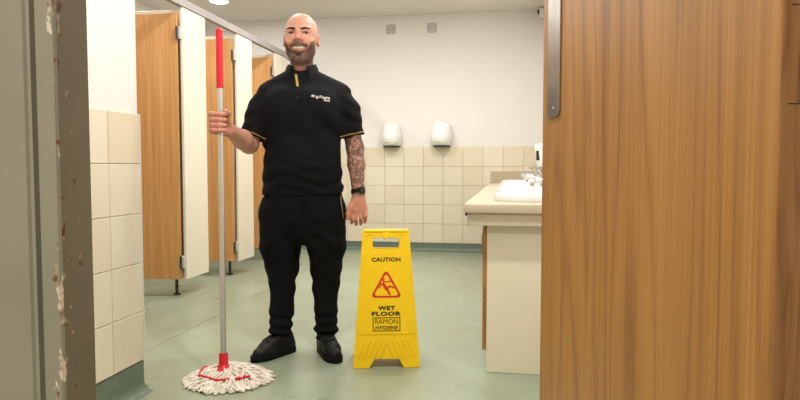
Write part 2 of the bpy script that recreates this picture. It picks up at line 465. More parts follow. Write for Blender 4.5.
# ---------------------------------------------------------------- toilet cubicles
CX, ZB, ZT = -2.35, .135, 2.13
def cubicle(y_hinge, pil_w, label, dang):
    t = empty('toilet_cubicle', (CX, y_hinge, 0), 0, label=label, cat='cubicle', group='row of toilet cubicles')
    p = obj('pilaster', box((-.02, 0, ZB), (0, pil_w, ZT), .0015), MAT['laminate'], t)
    obj('partition', box((LX-CX+.003, .075, ZB), (-.021, .093, ZT), .0015), MAT['laminate'], t)
    for lx, ly in ((-.13, .084), (-1.2, .084)):
        l = obj('leg', lathe([(.012, 0.0), (.012, ZB)], 12), MAT['leg_metal'], t, (lx, ly, 0))
        obj('foot_disc', lathe([(.03, 0.0), (.03, .006), (.014, .012)], 16), MAT['leg_metal'], l)
    d = obj('door', box((.004, -.009, ZB), (.56, .009, ZT-.048), .0015), MAT['beech'], t, (-.034, -.006, 0), (0, 0, R(180+dang)))
    for zc in (ZB+.13, ZT-.19):
        h = obj('hinge', box((-.038, -.026, zc-.045), (-.006, .002, zc+.045), .003), MAT['grey_plastic'], t)
        bm = bmesh.new(); tube(bm, [(-.030, -.028, zc-.045), (-.030, -.028, zc+.045)], .008, 10); obj('hinge_knuckle', bm, MAT['leg_metal'], h)
    # latch on the free end
    obj('latch', lathe([(.022, 0), (.022, .008), (.008, .02), (.008, .03)], 16), MAT['steel'], d, (.50, .009, 1.05), (-PI/2, 0, 0))
    return t
cubicle(4.22, .345, 'cubicle with its wooden door folded open, nearest the red mop grip', 3)
cubicle(5.13, .325, 'middle cubicle with open wooden door, seen just behind the mop pole', 3)
cubicle(6.04, .33, 'farthest cubicle, half hidden behind the man, next to the back wall', 3)
t = empty('cubicle_end_panel', (CX, 3.28, 0), label='cream cubicle front panel tucked behind the tiled entry wall', cat='panel')
obj('pilaster', box((-.02, 0, ZB), (0, .33, ZT), .0015), MAT['laminate'], t)
obj('partition', box((LX-CX+.003, .075, ZB), (-.021, .093, ZT), .0015), MAT['laminate'], t)
obj('leg', lathe([(.012, 0.0), (.012, ZB)], 12), MAT['leg_metal'], t, (-.011, .25, 0))
obj('leg', lathe([(.012, 0.0), (.012, ZB)], 12), MAT['leg_metal'], t, (-1.2, .084, 0))
rail = obj('head_rail', box((CX-.034, NIBY+.002, ZT+.001), (CX+.006, BACK-.001, ZT+.060), .004, 2), MAT['alu_rail'],
           label='grey metal rail running along the tops of the cubicles', cat='rail')
obj('rail_lip', box((CX+.0055, NIBY+.004, ZT+.001), (CX+.010, BACK-.003, ZT+.008), .001), MAT['alu_rail'], rail)

# ---------------------------------------------------------------- vanity, worktop, basins, taps
VY = 2.90
cab = empty('vanity_cabinet', (0, VY, 0), label='cream vanity cabinet with brown doors under the speckled worktop', cat='cabinet')
obj('end_panel', box((-.100, 0, .001), (RX-.048, .018, .698), .001), MAT['cab_panel'], cab)
obj('carcass', box((-.095, .019, .10), (RX-.048, BACK-VY-.06, .690)), MAT['cab_panel'], cab)
obj('plinth', box((-.03, .019, .0), (RX-.05, BACK-VY-.06, .099)), MAT['leg_metal'], cab)
n = 8; L = (BACK-VY-.08)/n
for i in range(n):
    d = obj('door', box((-.119, .004+i*L, .105), (-.1005, .004+(i+1)*L-.004, .682), .001), MAT['cab_wood'], cab)
    bm = bmesh.new(); yy = .004+i*L+(.06 if i % 2 else L-.06)
    tube(bm, [(-.119, yy, .60), (-.14, yy, .60), (-.14, yy, .50), (-.119, yy, .50)], .005, 8); obj('handle', bm, MAT['steel'], d)
TY = 2.80
top = empty('vanity_worktop', (0, TY, 0), label='beige speckled worktop with rounded front edge along the right wall', cat='worktop')
BASINS = (3.28, 4.24, 5.20, 6.20)
obj('top_slab', curve_mesh([rrect(-.202+.004, .004, RX-.005, BACK-TY-.014, .006)]+[rrect(.100-.155, y-TY-.25, .100+.155, y-TY+.25, .07) for y in BASINS], .0165, .004), MAT['worktop'], top, (0, 0, .7775), sm=R(40))
obj('apron', box((-.186, .02, .698), (RX-.048, BACK-TY-.06, .7565), .002), MAT['worktop'], top)
obj('upstand', box((-.250+.04, BACK-TY-.030, .799), (RX-.003, BACK-TY-.0105, .925), .003, 2), MAT['worktop'], top)
obj('side_upstand', box((RX-.022, .01, .799), (RX-.002, BACK-TY-.031, .925), .003, 2), MAT['worktop'], top)
obj('edge_cap', lathe([(.006, 0), (.007, .003), (.006, .007)], 12), MAT['black_plastic'], top, (-.190, -.002, .752), (PI/2, 0, 0))

def basin_mesh():
    """inset wash basin: rounded rim, bowl, tap ledge; outline superellipse"""
    bm = bmesh.new(); n = 40
    def ring(a, b, z, cx=0, cy=0, e=3.2):
        out = []
        for j in range(n):
            t = 2*PI*j/n; c, s = math.cos(t), math.sin(t)
            out.append(bm.verts.new((cx+a*math.copysign(abs(c)**(2/e), c), cy+b*math.copysign(abs(s)**(2/e), s), z)))
        return out
    rs = [ring(.215, .285, .0), ring(.219, .288, .014), ring(.214, .283, .034), ring(.202, .270, .042), ring(.185, .252, .040, -.005),
          ring(.150, .228, .032, -.03), ring(.140, .222, .010, -.032), ring(.125, .20, -.06, -.03), ring(.09, .14, -.10, -.03), ring(.02, .02, -.108, -.03)]
    for A, B in zip(rs, rs[1:]):
        for j in range(n): bm.faces.new((A[j], A[(j+1) % n], B[(j+1) % n], B[j]))
    bm.faces.new(rs[-1]); bmesh.ops.recalc_face_normals(bm, faces=bm.faces)
    for f in bm.faces: pass
    for v_ in bm.verts: v_.co.x *= .83
    me = bpy.data.meshes.new('basin'); bm.to_mesh(me); bm.free(); me.materials.append(MAT['ceramic']); smooth(me); return me
bmsh = basin_mesh()
def tap_parts(parent):
    obj('body', lathe([(.024, 0), (.024, .006), (.015, .012), (.014, .045), (.018, .052), (.018, .064), (.010, .07), (.009, .088)], 16), MAT['chrome'], parent, sm=R(40))
    bm = bmesh.new(); tube(bm, [(-.008, 0, .042), (-.04, 0, .052), (-.075, 0, .050), (-.088, 0, .036), (-.090, 0, .024)], [.011, .011, .010, .010, .009], 10)
    obj('spout', bm, MAT['chrome'], parent, sm=R(60))
    hd = obj('cross_head', lathe([(.011, .086), (.013, .092), (.013, .104), (.006, .110)], 12), MAT['chrome'], parent, sm=R(50))
    for k in range(4):
        a = R(45+90*k); bm = bmesh.new()
        tube(bm, [(.01*math.cos(a), .01*math.sin(a), .098), (.026*math.cos(a), .026*math.sin(a), .098), (.031*math.cos(a), .031*math.sin(a), .098)], [.005, .006, .009], 8)
        obj('cross_arm', bm, MAT['chrome'], hd, sm=R(60))
words = ['nearest the camera', 'second from the camera', 'third from the camera', 'farthest, next to the back wall']
tw = ['nearest', 'second', 'third', 'farthest']
for i, y in enumerate(BASINS):
    b = empty('wash_basin', (.100, y, .799), label='white ceramic inset basin, '+words[i], cat='basin', group='wash basins in the worktop')
    obj('bowl', bmsh, None, b)
    obj('waste', lathe([(.02, 0), (.02, .004), (.008, .006)], 16), MAT['chrome'], b, (-.024, 0, -.1075))
    for j, dy in enumerate((-.10, .10)):
        tp = empty('basin_tap', (.100+.130, y+dy, .799+.037), label='chrome cross-head tap, %s of the pair on the %s basin' % (('nearer', 'farther')[j], tw[i]), cat='tap', group='cross-head basin taps')
        tap_parts(tp); tp.scale = (1.25, 1.25, 1.25)

# ---------------------------------------------------------------- wall things
def dryer(x, label):
    t = empty('hand_dryer', (x, BACK, 1.203), label=label, cat='hand dryer', group='hand dryers on the back wall')
    bm = bmesh.new(); n = 24; rings = []
    st = [(0, .100, .150), (.012, .108, .165), (.05, .120, .185), (.10, .1235, .190), (.15, .119, .180), (.19, .109, .160), (.225, .101, .140), (.252, .083, .110), (.27, .055, .070), (.279, .014, .018)]
    for z, a, d in st:
        e = 2.6; ring = []
        for j in range(n+1):
            th = PI*j/n; c, s = math.cos(th), math.sin(th)
            ring.append(bm.verts.new((a*math.copysign(abs(c)**(2/e), c), -d*abs(s)**(2/e), z)))
        rings.append(ring)
    for A, B in zip(rings, rings[1:]):
        for j in range(n): bm.faces.new((A[j], A[j+1], B[j+1], B[j]))
        bm.faces.new((A[n], A[0], B[0], B[n]))
    bm.faces.new(rings[0]); bm.faces.new(rings[-1])
    bmesh.ops.recalc_face_normals(bm, faces=bm.faces)
    obj('housing', bm, MAT['white_plastic'], t, (0, -.009, .012), sm=R(50))
    obj('air_outlet', prism([(.098*math.cos(PI*j/16), -.150*math.sin(PI*j/16)) for j in range(17)], 0, .0125), MAT['black_plastic'], t, (0, -.009, 0))
    obj('sensor_window', box((.058, -.1620, .030), (.070, -.150, .056), .002), MAT['black_plastic'], t)
    for dx, wd, mt in ((-.052, .010, 'black_plastic'), (-.034, .011, 'logo_red'), (-.019, .013, 'sign_red'), (-.002, .011, 'logo_red')):
        obj('printed_mark', curve_mesh([rrect(-wd/2, -.004, wd/2, .004, .0025)], .0008), MAT[mt], t, (dx, -.187, .047), (PI/2-.3, 0, 0))
    return t
dryer(-1.342, 'white domed hand dryer on the left, beside the man')
dryer(-.765, 'white domed hand dryer on the right, above the tiles')
for x, lb in ((-1.355, 'grey switched outlet plate high on the wall, left one'), (-.881, 'grey switched outlet plate high on the wall, right one')):
    t = empty('outlet_plate', (x, BACK, 2.55), label=lb, cat='outlet', group='outlet plates high on the back wall')
    me = curve_mesh([rrect(-.052, -.052, .052, .052, .008)], .003, .002)
    obj('plate', me, MAT['grey_plastic'], t, (0, -.0052, 0), (PI/2, 0, 0))
    for dx in (-.03, .03):
        obj('screw', lathe([(.006, 0), (.006, .002), (.003, .003)], 10), MAT['leg_metal'], t, (dx, -.0098, 0), (PI/2, 0, 0))
    obj('rocker', box((-.010, -.015, -.016), (.010, -.0098, .016), .002), MAT['grey_plastic'], t)
# soap dispenser on the right wall
t = empty('soap_dispenser', (RX, 6.62, .94), label='white curved soap dispenser on the right wall above the taps', cat='dispenser')
bm = bmesh.new(); rings = []
for z, d, hw in ((0, .050, .035), (.02, .075, .05), (.09, .085, .056), (.17, .095, .058), (.23, .11, .055), (.262, .10, .05), (.278, .06, .04)):
    rings.append([bm.verts.new((-d*math.sin(PI*j/14), -hw*math.cos(PI*j/14), z)) for j in range(15)])
for A, B in zip(rings, rings[1:]):
    for j in range(14): bm.faces.new((A[j], A[j+1], B[j+1], B[j]))
    bm.faces.new((A[14], A[0], B[0], B[14]))
bm.faces.new(rings[0]); bm.faces.new(rings[-1])
obj('housing', bm, MAT['white_plastic'], t, (-.001, 0, 0), sm=R(50))
obj('sight_window', box((-.088, -.045, .10), (-.05, -.030, .20), .004), MAT['black_plastic'], t)
obj('nozzle', lathe([(.009, -.02), (.012, 0), (.012, .01)], 12), MAT['grey_plastic'], t, (-.04, 0, -.003))
# sensor in the corner
t = empty('motion_sensor', (RX, 7.0, 2.60), label='small white sensor with black lens high in the far corner', cat='sensor')
obj('case', box((-.055, -.04, 0), (-.001, .04, .095), .008, 2), MAT['white_plastic'], t)
obj('lens', lathe([(.022, 0), (.022, .008), (.014, .018), (.004, .022)], 16), MAT['black_plastic'], t, (-.054, -.005, .055), (0, -PI/2, 0), sm=R(50))

# recessed ceiling lights
place = ['above the middle of the basins', 'above the nearest basin', 'over the corridor beside the cubicles', 'over the man', 'just inside the doorway',
         'above the far cubicle, at the top edge of the picture', 'above the first cubicle', 'above the cubicle behind the tiled wall']
for (x, y, p), w_ in zip(DOWNLIGHTS, place):
    t = empty('ceiling_downlight', (x, y, CEIL), label='round recessed ceiling light '+w_, cat='ceiling light', group='recessed ceiling lights')
    obj('bezel', lathe([(.118, -.0005), (.118, -.006), (.108, -.012), (.094, -.010), (.092, -.0005)], 32), MAT['white_plastic'], t, sm=R(40))
    obj('diffuser', lathe([(.090, -.0125), (.090, -.0135)], 32), MAT['lamp'], t)
t = empty('added_corridor_light', (CORRIDOR_LIGHT[0], CORRIDOR_LIGHT[1], CEIL), label='round ceiling light added in the unseen corridor to light the door frame', cat='ceiling light')
obj('bezel', lathe([(.25, -.0005), (.25, -.03), (.24, -.04)], 32), MAT['white_plastic'], t)
obj('diffuser', lathe([(.235, -.041), (.22, -.05)], 32), MAT['lamp'], t)


# ---------------------------------------------------------------- wet floor sign
sg = empty('wet_floor_sign', (-.572, 2.878, 0), R(13), label='yellow plastic A-frame caution board standing on the green floor', cat='sign')
SH, SPREAD = .655, .115
SL = math.hypot(SH, SPREAD); STILT = math.atan2(SPREAD, SH)
def half_w(t): return .160-(.160-.113)*(t/SL)
def panel_loops():
    out = [(-half_w(0), 0), (-.084, 0), (-.060, .042), (.060, .042), (.084, 0), (half_w(0), 0), (half_w(SL), SL-.006), (half_w(SL)-.008, SL), (-half_w(SL)+.008, SL), (-half_w(SL), SL-.006)]
    return [out, rrect(-.067, .569, .067, .626, .012)]
def on_front(o, s, t, lift=0.0):
    """place a flat mesh (XY plane) on the leaning front panel"""
    o.rotation_euler = (PI/2-STILT, 0, 0)
    n = Vector((0, -math.cos(STILT), math.sin(STILT)))
    up = Vector((0, math.sin(STILT), math.cos(STILT)))
    o.location = Vector((s, 0, 0))+up*t+n*lift
    return o
PT = .0032
fp = on_front(obj('front_panel', curve_mesh(panel_loops(), PT, .0015), MAT['yellow'], sg), 0, 0.002, -PT)
rp = obj('rear_panel', curve_mesh(panel_loops(), PT, .0015), MAT['yellow'], sg)
rp.rotation_euler = (PI/2-STILT, 0, PI); rp.location = (0, 2*SPREAD+.012, .002)
# raised message field above the ribbed foot, handle lugs and hinge barrel
fld = [(-half_w(.158)+.014, .158), (half_w(.158)-.014, .158), (half_w(.55)-.012, .552), (-half_w(.55)+.012, .552)]
on_front(obj('message_field', curve_mesh([round_poly(fld, .012)], .0012, .0006), MAT['yellow'], sg), 0, 0.002, .0028)
L0 = .0050
bm = bmesh.new(); tube(bm, [(-.105, 0, 0), (.105, 0, 0)], .011, 14)
hb = obj('hinge_barrel', bm, MAT['yellow'], sg, (0, SPREAD+.004, SH-.006), sm=R(40))
for s_ in (-.088, -.074, .074, .088):
    on_front(obj('handle_lug', lathe([(.005, 0), (.005, .003), (.003, .0042)], 12), MAT['yellow'], sg), s_, .645, .0018)
on_front(obj('handle_boss', lathe([(.019, 0), (.018, .002), (.014, .003)], 24), MAT['yellow'], sg), 0, .640, .0018)
for s_ in (-1, 1):      # ribs of the foot, rising towards the middle
    for k in range(5):
        x0 = s_*(.138-.026*k); x1 = s_*(.138-.026*k-.034)
        pts = [(x0-.004, .048), (x0+.004, .048), (x1+.004, .132), (x1-.004, .132)]
        if k == 4: pts = [(x0-.004, .048), (x0+.004, .048), (s_*.004+.004, .118), (s_*.004-.004, .118)]
        if s_ < 0: pts = pts[::-1]
        on_front(obj('foot_rib', curve_mesh([round_poly(pts, .003)], .0025, .0012), MAT['yellow'], sg), 0, .004, .0020)
on_front(obj('lettering', text_mesh('CAUTION', .0268, .0003, .0011, width=.142, spacing=1.08), MAT['sign_black'], sg), 0, .519, L0)
on_front(obj('lettering', text_mesh('WET', .0262, .0003, .0013, width=.084, spacing=1.12), MAT['sign_black'], sg), .001, .2845, L0)
on_front(obj('lettering', text_mesh('FLOOR', .0262, .0003, .0013, width=.142, spacing=1.12), MAT['sign_black'], sg), 0, .2575, L0)
fr = [(-.067, .174), (.067, .174), (.067, .240), (-.067, .240)]; fi = [(-.063, .178), (-.063, .236), (.063, .236), (.063, .178)]
on_front(obj('label_frame', curve_mesh([fr, fi], .0003), MAT['sign_black'], sg), 0, 0, L0)
on_front(obj('lettering', text_mesh('RAMON', .034, .0003, .0, width=.112), MAT['sign_black'], sg), 0, .2205, L0)
on_front(obj('lettering', text_mesh('HYGIENE', .0235, .0003, .0007, width=.112, shear=.25, spacing=1.1), MAT['sign_black'], sg), 0, .191, L0)
tri = [(-.079, .334), (.079, .334), (0, .474)]
cx_, cy_ = 0, .380
tin = [(x*.79, cy_+(y-cy_)*.79) for x, y in tri]
on_front(obj('warning_triangle', curve_mesh([round_poly(tri, .030, 6), round_poly(tin, .020, 5)], .0003), MAT['sign_red'], sg), 0, 0, L0)
def stick(pts, w0):
    (x0, y0), (x1, y1) = pts; d = Vector((x1-x0, y1-y0)).normalized(); nn = Vector((-d.y, d.x))*w0
    return round_poly([(x0+nn.x, y0+nn.y), (x0-nn.x, y0-nn.y), (x1-nn.x, y1-nn.y), (x1+nn.x, y1+nn.y)], w0*.9, 3)
bm = bmesh.new()
fig = [stick(((-.018, .405), (.006, .370)), .0080), stick(((-.021, .406), (-.037, .379)), .0034), stick(((-.017, .410), (.030, .413)), .0032),
       stick(((.003, .377), (.018, .391)), .0048), stick(((.016, .392), (.039, .380)), .0038), stick(((.004, .374), (.019, .346)), .0050),
       [(-.0145+.0066*math.cos(2*PI*j/14), .4205+.0066*math.sin(2*PI*j/14)) for j in range(14)]]
for lp in fig:
    me_ = curve_mesh([lp], .0003); bm.from_mesh(me_); bpy.data.meshes.remove(me_)
on_front(obj('slipping_figure', bm, MAT['sign_red'], sg), 0, 0, L0)

# ---------------------------------------------------------------- mop  (frame: camera heading, so built at 10 degrees)
def toW(x, y):
    c, s = math.cos(R(10)), math.sin(R(10)); return (x*c-y*s, x*s+y*c)
mx, my = toW(-.775, 2.765)
mop = empty('floor_mop', (mx, my, 0), R(10), label='white string mop with aluminium pole and red grip held by the man', cat='mop')
MB = Vector((-.017, -.024, .044)); MT = Vector((-.060, .135, 1.602))
def along(z): return MB.lerp(MT, (z-MB.z)/(MT.z-MB.z))
pd = (MT-MB).normalized(); prot = Vector((0, 0, 1)).rotation_difference(pd).to_euler()
bm = bmesh.new(); tube(bm, [along(.11), along(1.335)], .0125, 16); obj('pole', bm, MAT['pole'], mop, sm=R(50))
bm = bmesh.new(); tube(bm, [along(.118), along(.130)], .0145, 16); obj('pole_cap', bm, MAT['black_plastic'], mop, sm=R(50))
gl = (along(1.602)-along(1.325)).length
gprof = [(.0135, 0), (.0165, .004)]
gprof += [(.0165-.0008*(i % 2), .01+i*.0105) for i in range(24)]
gprof += [(.017, gl-.012), (.0165, gl-.006), (.012, gl-.001), (.004, gl+.001)]
obj('grip', lathe(gprof, 18), MAT['red_plastic'], mop, along(1.325), prot, sm=R(50))
obj('socket', lathe([(.046, 0), (.046, .006), (.034, .018), (.023, .030), (.0205, .036), (.0195, .080), (.018, .084), (.013, .084)], 24), MAT['red_plastic'], mop, along(.046), prot, sm=R(50))
def strands(nr, r0, r1, zc, seed, sx=1.0, sy=1.0):
    rnd = random.Random(seed); bm = bmesh.new()
    for i in range(nr):
        a = 2*PI*(i+rnd.uniform(-.4, .4))/nr; rr = r1*rnd.uniform(.86, 1.07); st = r0*rnd.uniform(.3, 1.2)
        pts = []; ph = rnd.uniform(0, 6.3); am = rnd.uniform(.006, .020); top = zc*rnd.uniform(.8, 1.12)
        for k in range(9):
            f = k/8; rad = st+(rr-st)*f; da = am*math.sin(ph+f*7)/max(rad, .05)
            z = .006+(top-.006)*(1-f**2.6)+.006*math.sin(ph*2+f*9)
            pts.append((rad*math.cos(a+da)*sx, rad*math.sin(a+da)*sy, max(z, .0055)))
        if rnd.random() < .6:      # looped end turning back
            p = Vector(pts[-1]); t = Vector((-math.sin(a), math.cos(a), 0)); o = Vector((math.cos(a), math.sin(a), 0))
            pts += [tuple(p+o*.006+t*.006), tuple(p+t*.012), tuple(p-o*.03+t*.012+Vector((0, 0, .008)))]
        tube(bm, pts, .0046, 5)
    return bm
obj('mop_strings', strands(200, .03, .188, .040, 1, 1.0, .95), MAT['yarn'], mop, sm=R(80), kind='stuff')
obj('mop_strings', strands(190, .025, .172, .054, 2, 1.0, .95), MAT['yarn'], mop, sm=R(80), kind='stuff')
obj('mop_strings', strands(120, .02, .125, .060, 3), MAT['yarn'], mop, sm=R(80), kind='stuff')
# red stitched band, dipping in and out of the yarn
for a0, a1, rr in ((150, 285, .128), (296, 325, .134)):
    bm = bmesh.new(); tube(bm, [((rr+.003*math.sin(k*1.3))*math.cos(R(a)), (rr+.003*math.sin(k*1.3))*.9*math.sin(R(a)), .0425+.003*math.sin(k)) for k, a in enumerate(np.linspace(a0, a1, 14))], .0060, 8)
    obj('red_band', bm, MAT['red_plastic'], mop, sm=R(60))

# ---------------------------------------------------------------- person: distance fields turned into meshes
class Field:
    def __init__(s, lo, hi, h):
        s.lo = np.array(lo, float); s.h = h
        s.n = [int(math.ceil((b-a)/h))+1 for a, b in zip(lo, hi)]
        s.ax = [(lo[i]+h*np.arange(s.n[i])).astype(np.float32) for i in range(3)]
        s.D = np.full(s.n, 1.0, np.float32)
    def sub(s, lo, hi):
        sl = []
        for i in range(3):
            a = int(np.clip(math.floor((lo[i]-s.lo[i])/s.h), 0, s.n[i])); b = int(np.clip(math.ceil((hi[i]-s.lo[i])/s.h)+1, 0, s.n[i]))
            sl.append(slice(a, max(b, a)))
        X = s.ax[0][sl[0]][:, None, None]; Y = s.ax[1][sl[1]][None, :, None]; Z = s.ax[2][sl[2]][None, None, :]
        return tuple(sl), X, Y, Z
    def comb(s, sl, d, k, op):
        a = s.D[sl]
        if op == 'u':
            h = np.clip(.5+.5*(a-d)/k, 0, 1); s.D[sl] = a*(1-h)+d*h-k*h*(1-h)
        else:
            d = -d; h = np.clip(.5-.5*(a-d)/k, 0, 1); s.D[sl] = a*(1-h)+d*h+k*h*(1-h)
    def cap(s, p, q, r0, r1=None, k=.012, op='u'):
        r1 = r0 if r1 is None else r1; p = np.array(p, float); q = np.array(q, float); m = max(r0, r1)+k+.03
        sl, X, Y, Z = s.sub(np.minimum(p, q)-m, np.maximum(p, q)+m)
        v = q-p; L = float(v@v)+1e-12
        t = np.clip(((X-p[0])*v[0]+(Y-p[1])*v[1]+(Z-p[2])*v[2])/L, 0, 1)
        d = np.sqrt((X-p[0]-t*v[0])**2+(Y-p[1]-t*v[1])**2+(Z-p[2]-t*v[2])**2)-(r0+(r1-r0)*t)
        s.comb(sl, d, k, op)
    def chain(s, pts, rad, k=.012, op='u'):
        for i in range(len(pts)-1): s.cap(pts[i], pts[i+1], rad[i], rad[i+1], k, op)
    def ell(s, c, r, k=.012, op='u', rz=0., rx=0.):
        m = max(r)+k+.03; sl, X, Y, Z = s.sub([v-m for v in c], [v+m for v in c])
        x, y, z = X-c[0], Y-c[1], Z-c[2]
        if rz: x, y = x*math.cos(rz)+y*math.sin(rz), -x*math.sin(rz)+y*math.cos(rz)
        if rx: y, z = y*math.cos(rx)+z*math.sin(rx), -y*math.sin(rx)+z*math.cos(rx)
        k0 = np.sqrt((x/r[0])**2+(y/r[1])**2+(z/r[2])**2)+1e-6; k1 = np.sqrt((x/r[0]**2)**2+(y/r[1]**2)**2+(z/r[2]**2)**2)+1e-6
        s.comb(sl, k0*(k0-1)/k1, k, op)
    def loft(s, st, k=.02, e=2.4, op='u'):
        """st rows: z, cx, cy, a, b"""
        st = np.array(sorted(st)); z0, z1 = st[0, 0], st[-1, 0]; m = st[:, 3].max()+.06
        sl, X, Y, Z = s.sub((st[:, 1].min()-m, st[:, 2].min()-m, z0-.04), (st[:, 1].max()+m, st[:, 2].max()+m, z1+.04))
        zz = Z[0, 0]; f = lambda c: np.interp(zz, st[:, 0], st[:, c])[None, None, :]
        a, b = f(3), f(4)
        q = (np.abs((X-f(1))/a)**e+np.abs((Y-f(2))/b)**e)**(1/e)
        d = (q-1)*np.minimum(a, b)
        d = np.maximum(d, np.maximum(z0-Z, Z-z1))
        s.comb(sl, d.astype(np.float32), k, op)
    def cut(s, p, nrm, box_lo=(-9, -9, -9), box_hi=(9, 9, 9)):
        """remove what lies on the side the normal points to"""
        sl, X, Y, Z = s.sub(box_lo, box_hi); nrm = np.array(nrm, float); nrm /= np.linalg.norm(nrm)
        d = (X-p[0])*nrm[0]+(Y-p[1])*nrm[1]+(Z-p[2])*nrm[2]
        s.D[sl] = np.maximum(s.D[sl], d)
    def disp(s, fn, lo=(-9, -9, -9), hi=(9, 9, 9)):
        sl, X, Y, Z = s.sub(lo, hi); s.D[sl] += fn(X, Y, Z).astype(np.float32)
    def front(s, x, z):
        """y of the surface met first from the camera side"""
        i = (x-s.lo[0])/s.h; k = (z-s.lo[2])/s.h; i0 = int(np.clip(i, 0, s.n[0]-2)); k0 = int(np.clip(k, 0, s.n[2]-2)); fi, fk = i-i0, k-k0
        c = (s.D[i0, :, k0]*(1-fi)*(1-fk)+s.D[i0+1, :, k0]*fi*(1-fk)+s.D[i0, :, k0+1]*(1-fi)*fk+s.D[i0+1, :, k0+1]*fi*fk)
        j = np.argmax(c < 0)
        if j == 0: return None
        t = c[j-1]/(c[j-1]-c[j]); return float(s.lo[1]+s.h*(j-1+t))
    def mesh(s, name):
        D = s.D; I = D < 0; n = D.shape
        cnt = np.zeros([v-1 for v in n], np.int8)
        offs = [(a, b, c) for a in (0, 1) for b in (0, 1) for c in (0, 1)]
        for a, b, c in offs: cnt += I[a:n[0]-1+a, b:n[1]-1+b, c:n[2]-1+c]
        act = np.argwhere((cnt > 0) & (cnt < 8)); N = len(act)
        idx = np.full(cnt.shape, -1, np.int32); idx[act[:, 0], act[:, 1], act[:, 2]] = np.arange(N)
        val = {o: D[act[:, 0]+o[0], act[:, 1]+o[1], act[:, 2]+o[2]] for o in offs}
        P = np.zeros((N, 3)); W = np.zeros(N)
        for o in offs:
            for ax in range(3):
                if o[ax]: continue
                o2 = list(o); o2[ax] = 1; o2 = tuple(o2)
                d0, d1 = val[o], val[o2]; mk = (d0 < 0) != (d1 < 0)
                t = np.where(mk, d0/np.where(mk, d0-d1, 1), 0)
                p = np.array(o, float)[None, :].repeat(N, 0); p[:, ax] += t
                P[mk] += p[mk]; W[mk] += 1
        V = s.lo+(act+P/W[:, None])*s.h
        F = []
        for ax in range(3):
            sa = [slice(None)]*3; sb = [slice(None)]*3; sa[ax] = slice(0, -1); sb[ax] = slice(1, None)
            ch = I[tuple(sa)] != I[tuple(sb)]; e = np.argwhere(ch); u, w_ = [(1, 2), (2, 0), (0, 1)][ax]
            ok = (e[:, u] > 0) & (e[:, w_] > 0) & (e[:, u] < n[u]-1) & (e[:, w_] < n[w_]-1); e = e[ok]
            ins = I[e[:, 0], e[:, 1], e[:, 2]]
            q = []
            for du, dw in ((-1, -1), (0, -1), (0, 0), (-1, 0)):
                g_ = e.copy(); g_[:, u] += du; g_[:, w_] += dw; q.append(idx[g_[:, 0], g_[:, 1], g_[:, 2]])
            q = np.stack(q, 1); q[~ins] = q[~ins][:, ::-1]; F.append(q)
        F = np.concatenate(F); F = F[(F >= 0).all(1)]
        me = bpy.data.meshes.new(name)
        me.vertices.add(N); me.vertices.foreach_set('co', V.astype(np.float32).ravel())
        me.loops.add(F.size); me.loops.foreach_set('vertex_index', F.astype(np.int32).ravel())
        me.polygons.add(len(F)); me.polygons.foreach_set('loop_start', np.arange(0, F.size, 4, dtype=np.int32))
        me.update(calc_edges=True); me.validate()
        smooth(me); return me, V

px_, py_ = toW(-.52, 3.25)
man = empty('person', (px_, py_, 0), R(10), label='smiling bald bearded man in black polo shirt and trousers holding the mop', cat='person')

HX = .008                                   # head centre
S1, E1, W1 = (-.188, .012, 1.352), (-.256, -.055, 1.082), (-.290, -.292, 1.140)
S2, E2, W2 = (.222, .012, 1.352), (.284, .018, 1.065), (.304, -.035, .822)
AK1, AK2 = (-.094, -.090), (.138, -.082)

# --- body
B = Field((-.42, -.46, .0), (.41, .16, 1.80), .004)
# cranium and face
B.ell((HX, .018, 1.664), (.0850, .102, .095), .02)
B.ell((HX, -.028, 1.615), (.0755, .066, .088), .03)
B.ell((HX, -.020, 1.574), (.0690, .062, .070), .03)
B.cap((HX-.012, -.070, 1.507), (HX+.012, -.070, 1.507), .020, k=.03)
for s in (-1, 1):
    B.ell((HX+s*.043, -.066, 1.594), (.026, .024, .023), .02)                 # smiling cheeks
    B.cap((HX+s*.012, -.088, 1.656), (HX+s*.048, -.072, 1.659), .011, .010, .016)   # brow ridge
    B.cap((HX+s*.054, -.02, 1.560), (HX+s*.024, -.064, 1.520), .018, .018, .02)     # jaw line
    B.ell((HX+s*.037, -.106, 1.640), (.019, .024, .012), .010, 's')            # eye hollow
    B.ell((HX+s*.0870, .014, 1.618), (.010, .018, .031), .008, rz=s*.35, rx=-.15)   # ear
    B.ell((HX+s*.095, .005, 1.620), (.006, .010, .018), .006, 's')
B.chain([(HX, -.088, 1.650), (HX, -.104, 1.628), (HX+.001, -.116, 1.612)], [.0095, .0115, .0155], .012)
for s in (-1, 1): B.ell((HX+s*.0175, -.101, 1.607), (.0115, .012, .0100), .008)
for s in (-1, 1): B.ell((HX+s*.0075, -.113, 1.5985), (.004, .005, .003), .003, 's')
# mouth: moustache ridge, lower lip, open smile
B.chain([(HX-.030, -.082, 1.578), (HX, -.099, 1.582), (HX+.030, -.082, 1.578)], [.009, .010, .009], .014)
B.chain([(HX-.028, -.080, 1.562), (HX, -.093, 1.549), (HX+.028, -.080, 1.562)], [.008, .010, .008], .012)
for i in range(6):
    f0, f1 = -1+i/3, -1+(i+1)/3
    q = lambda f: (HX+.035*f, -.106+.022*f*f, 1.563+.012*f*f)
    B.cap(q(f0), q(f1), .0078*(1-.35*abs(f0)), .0078*(1-.35*abs(f1)), .004, 's')
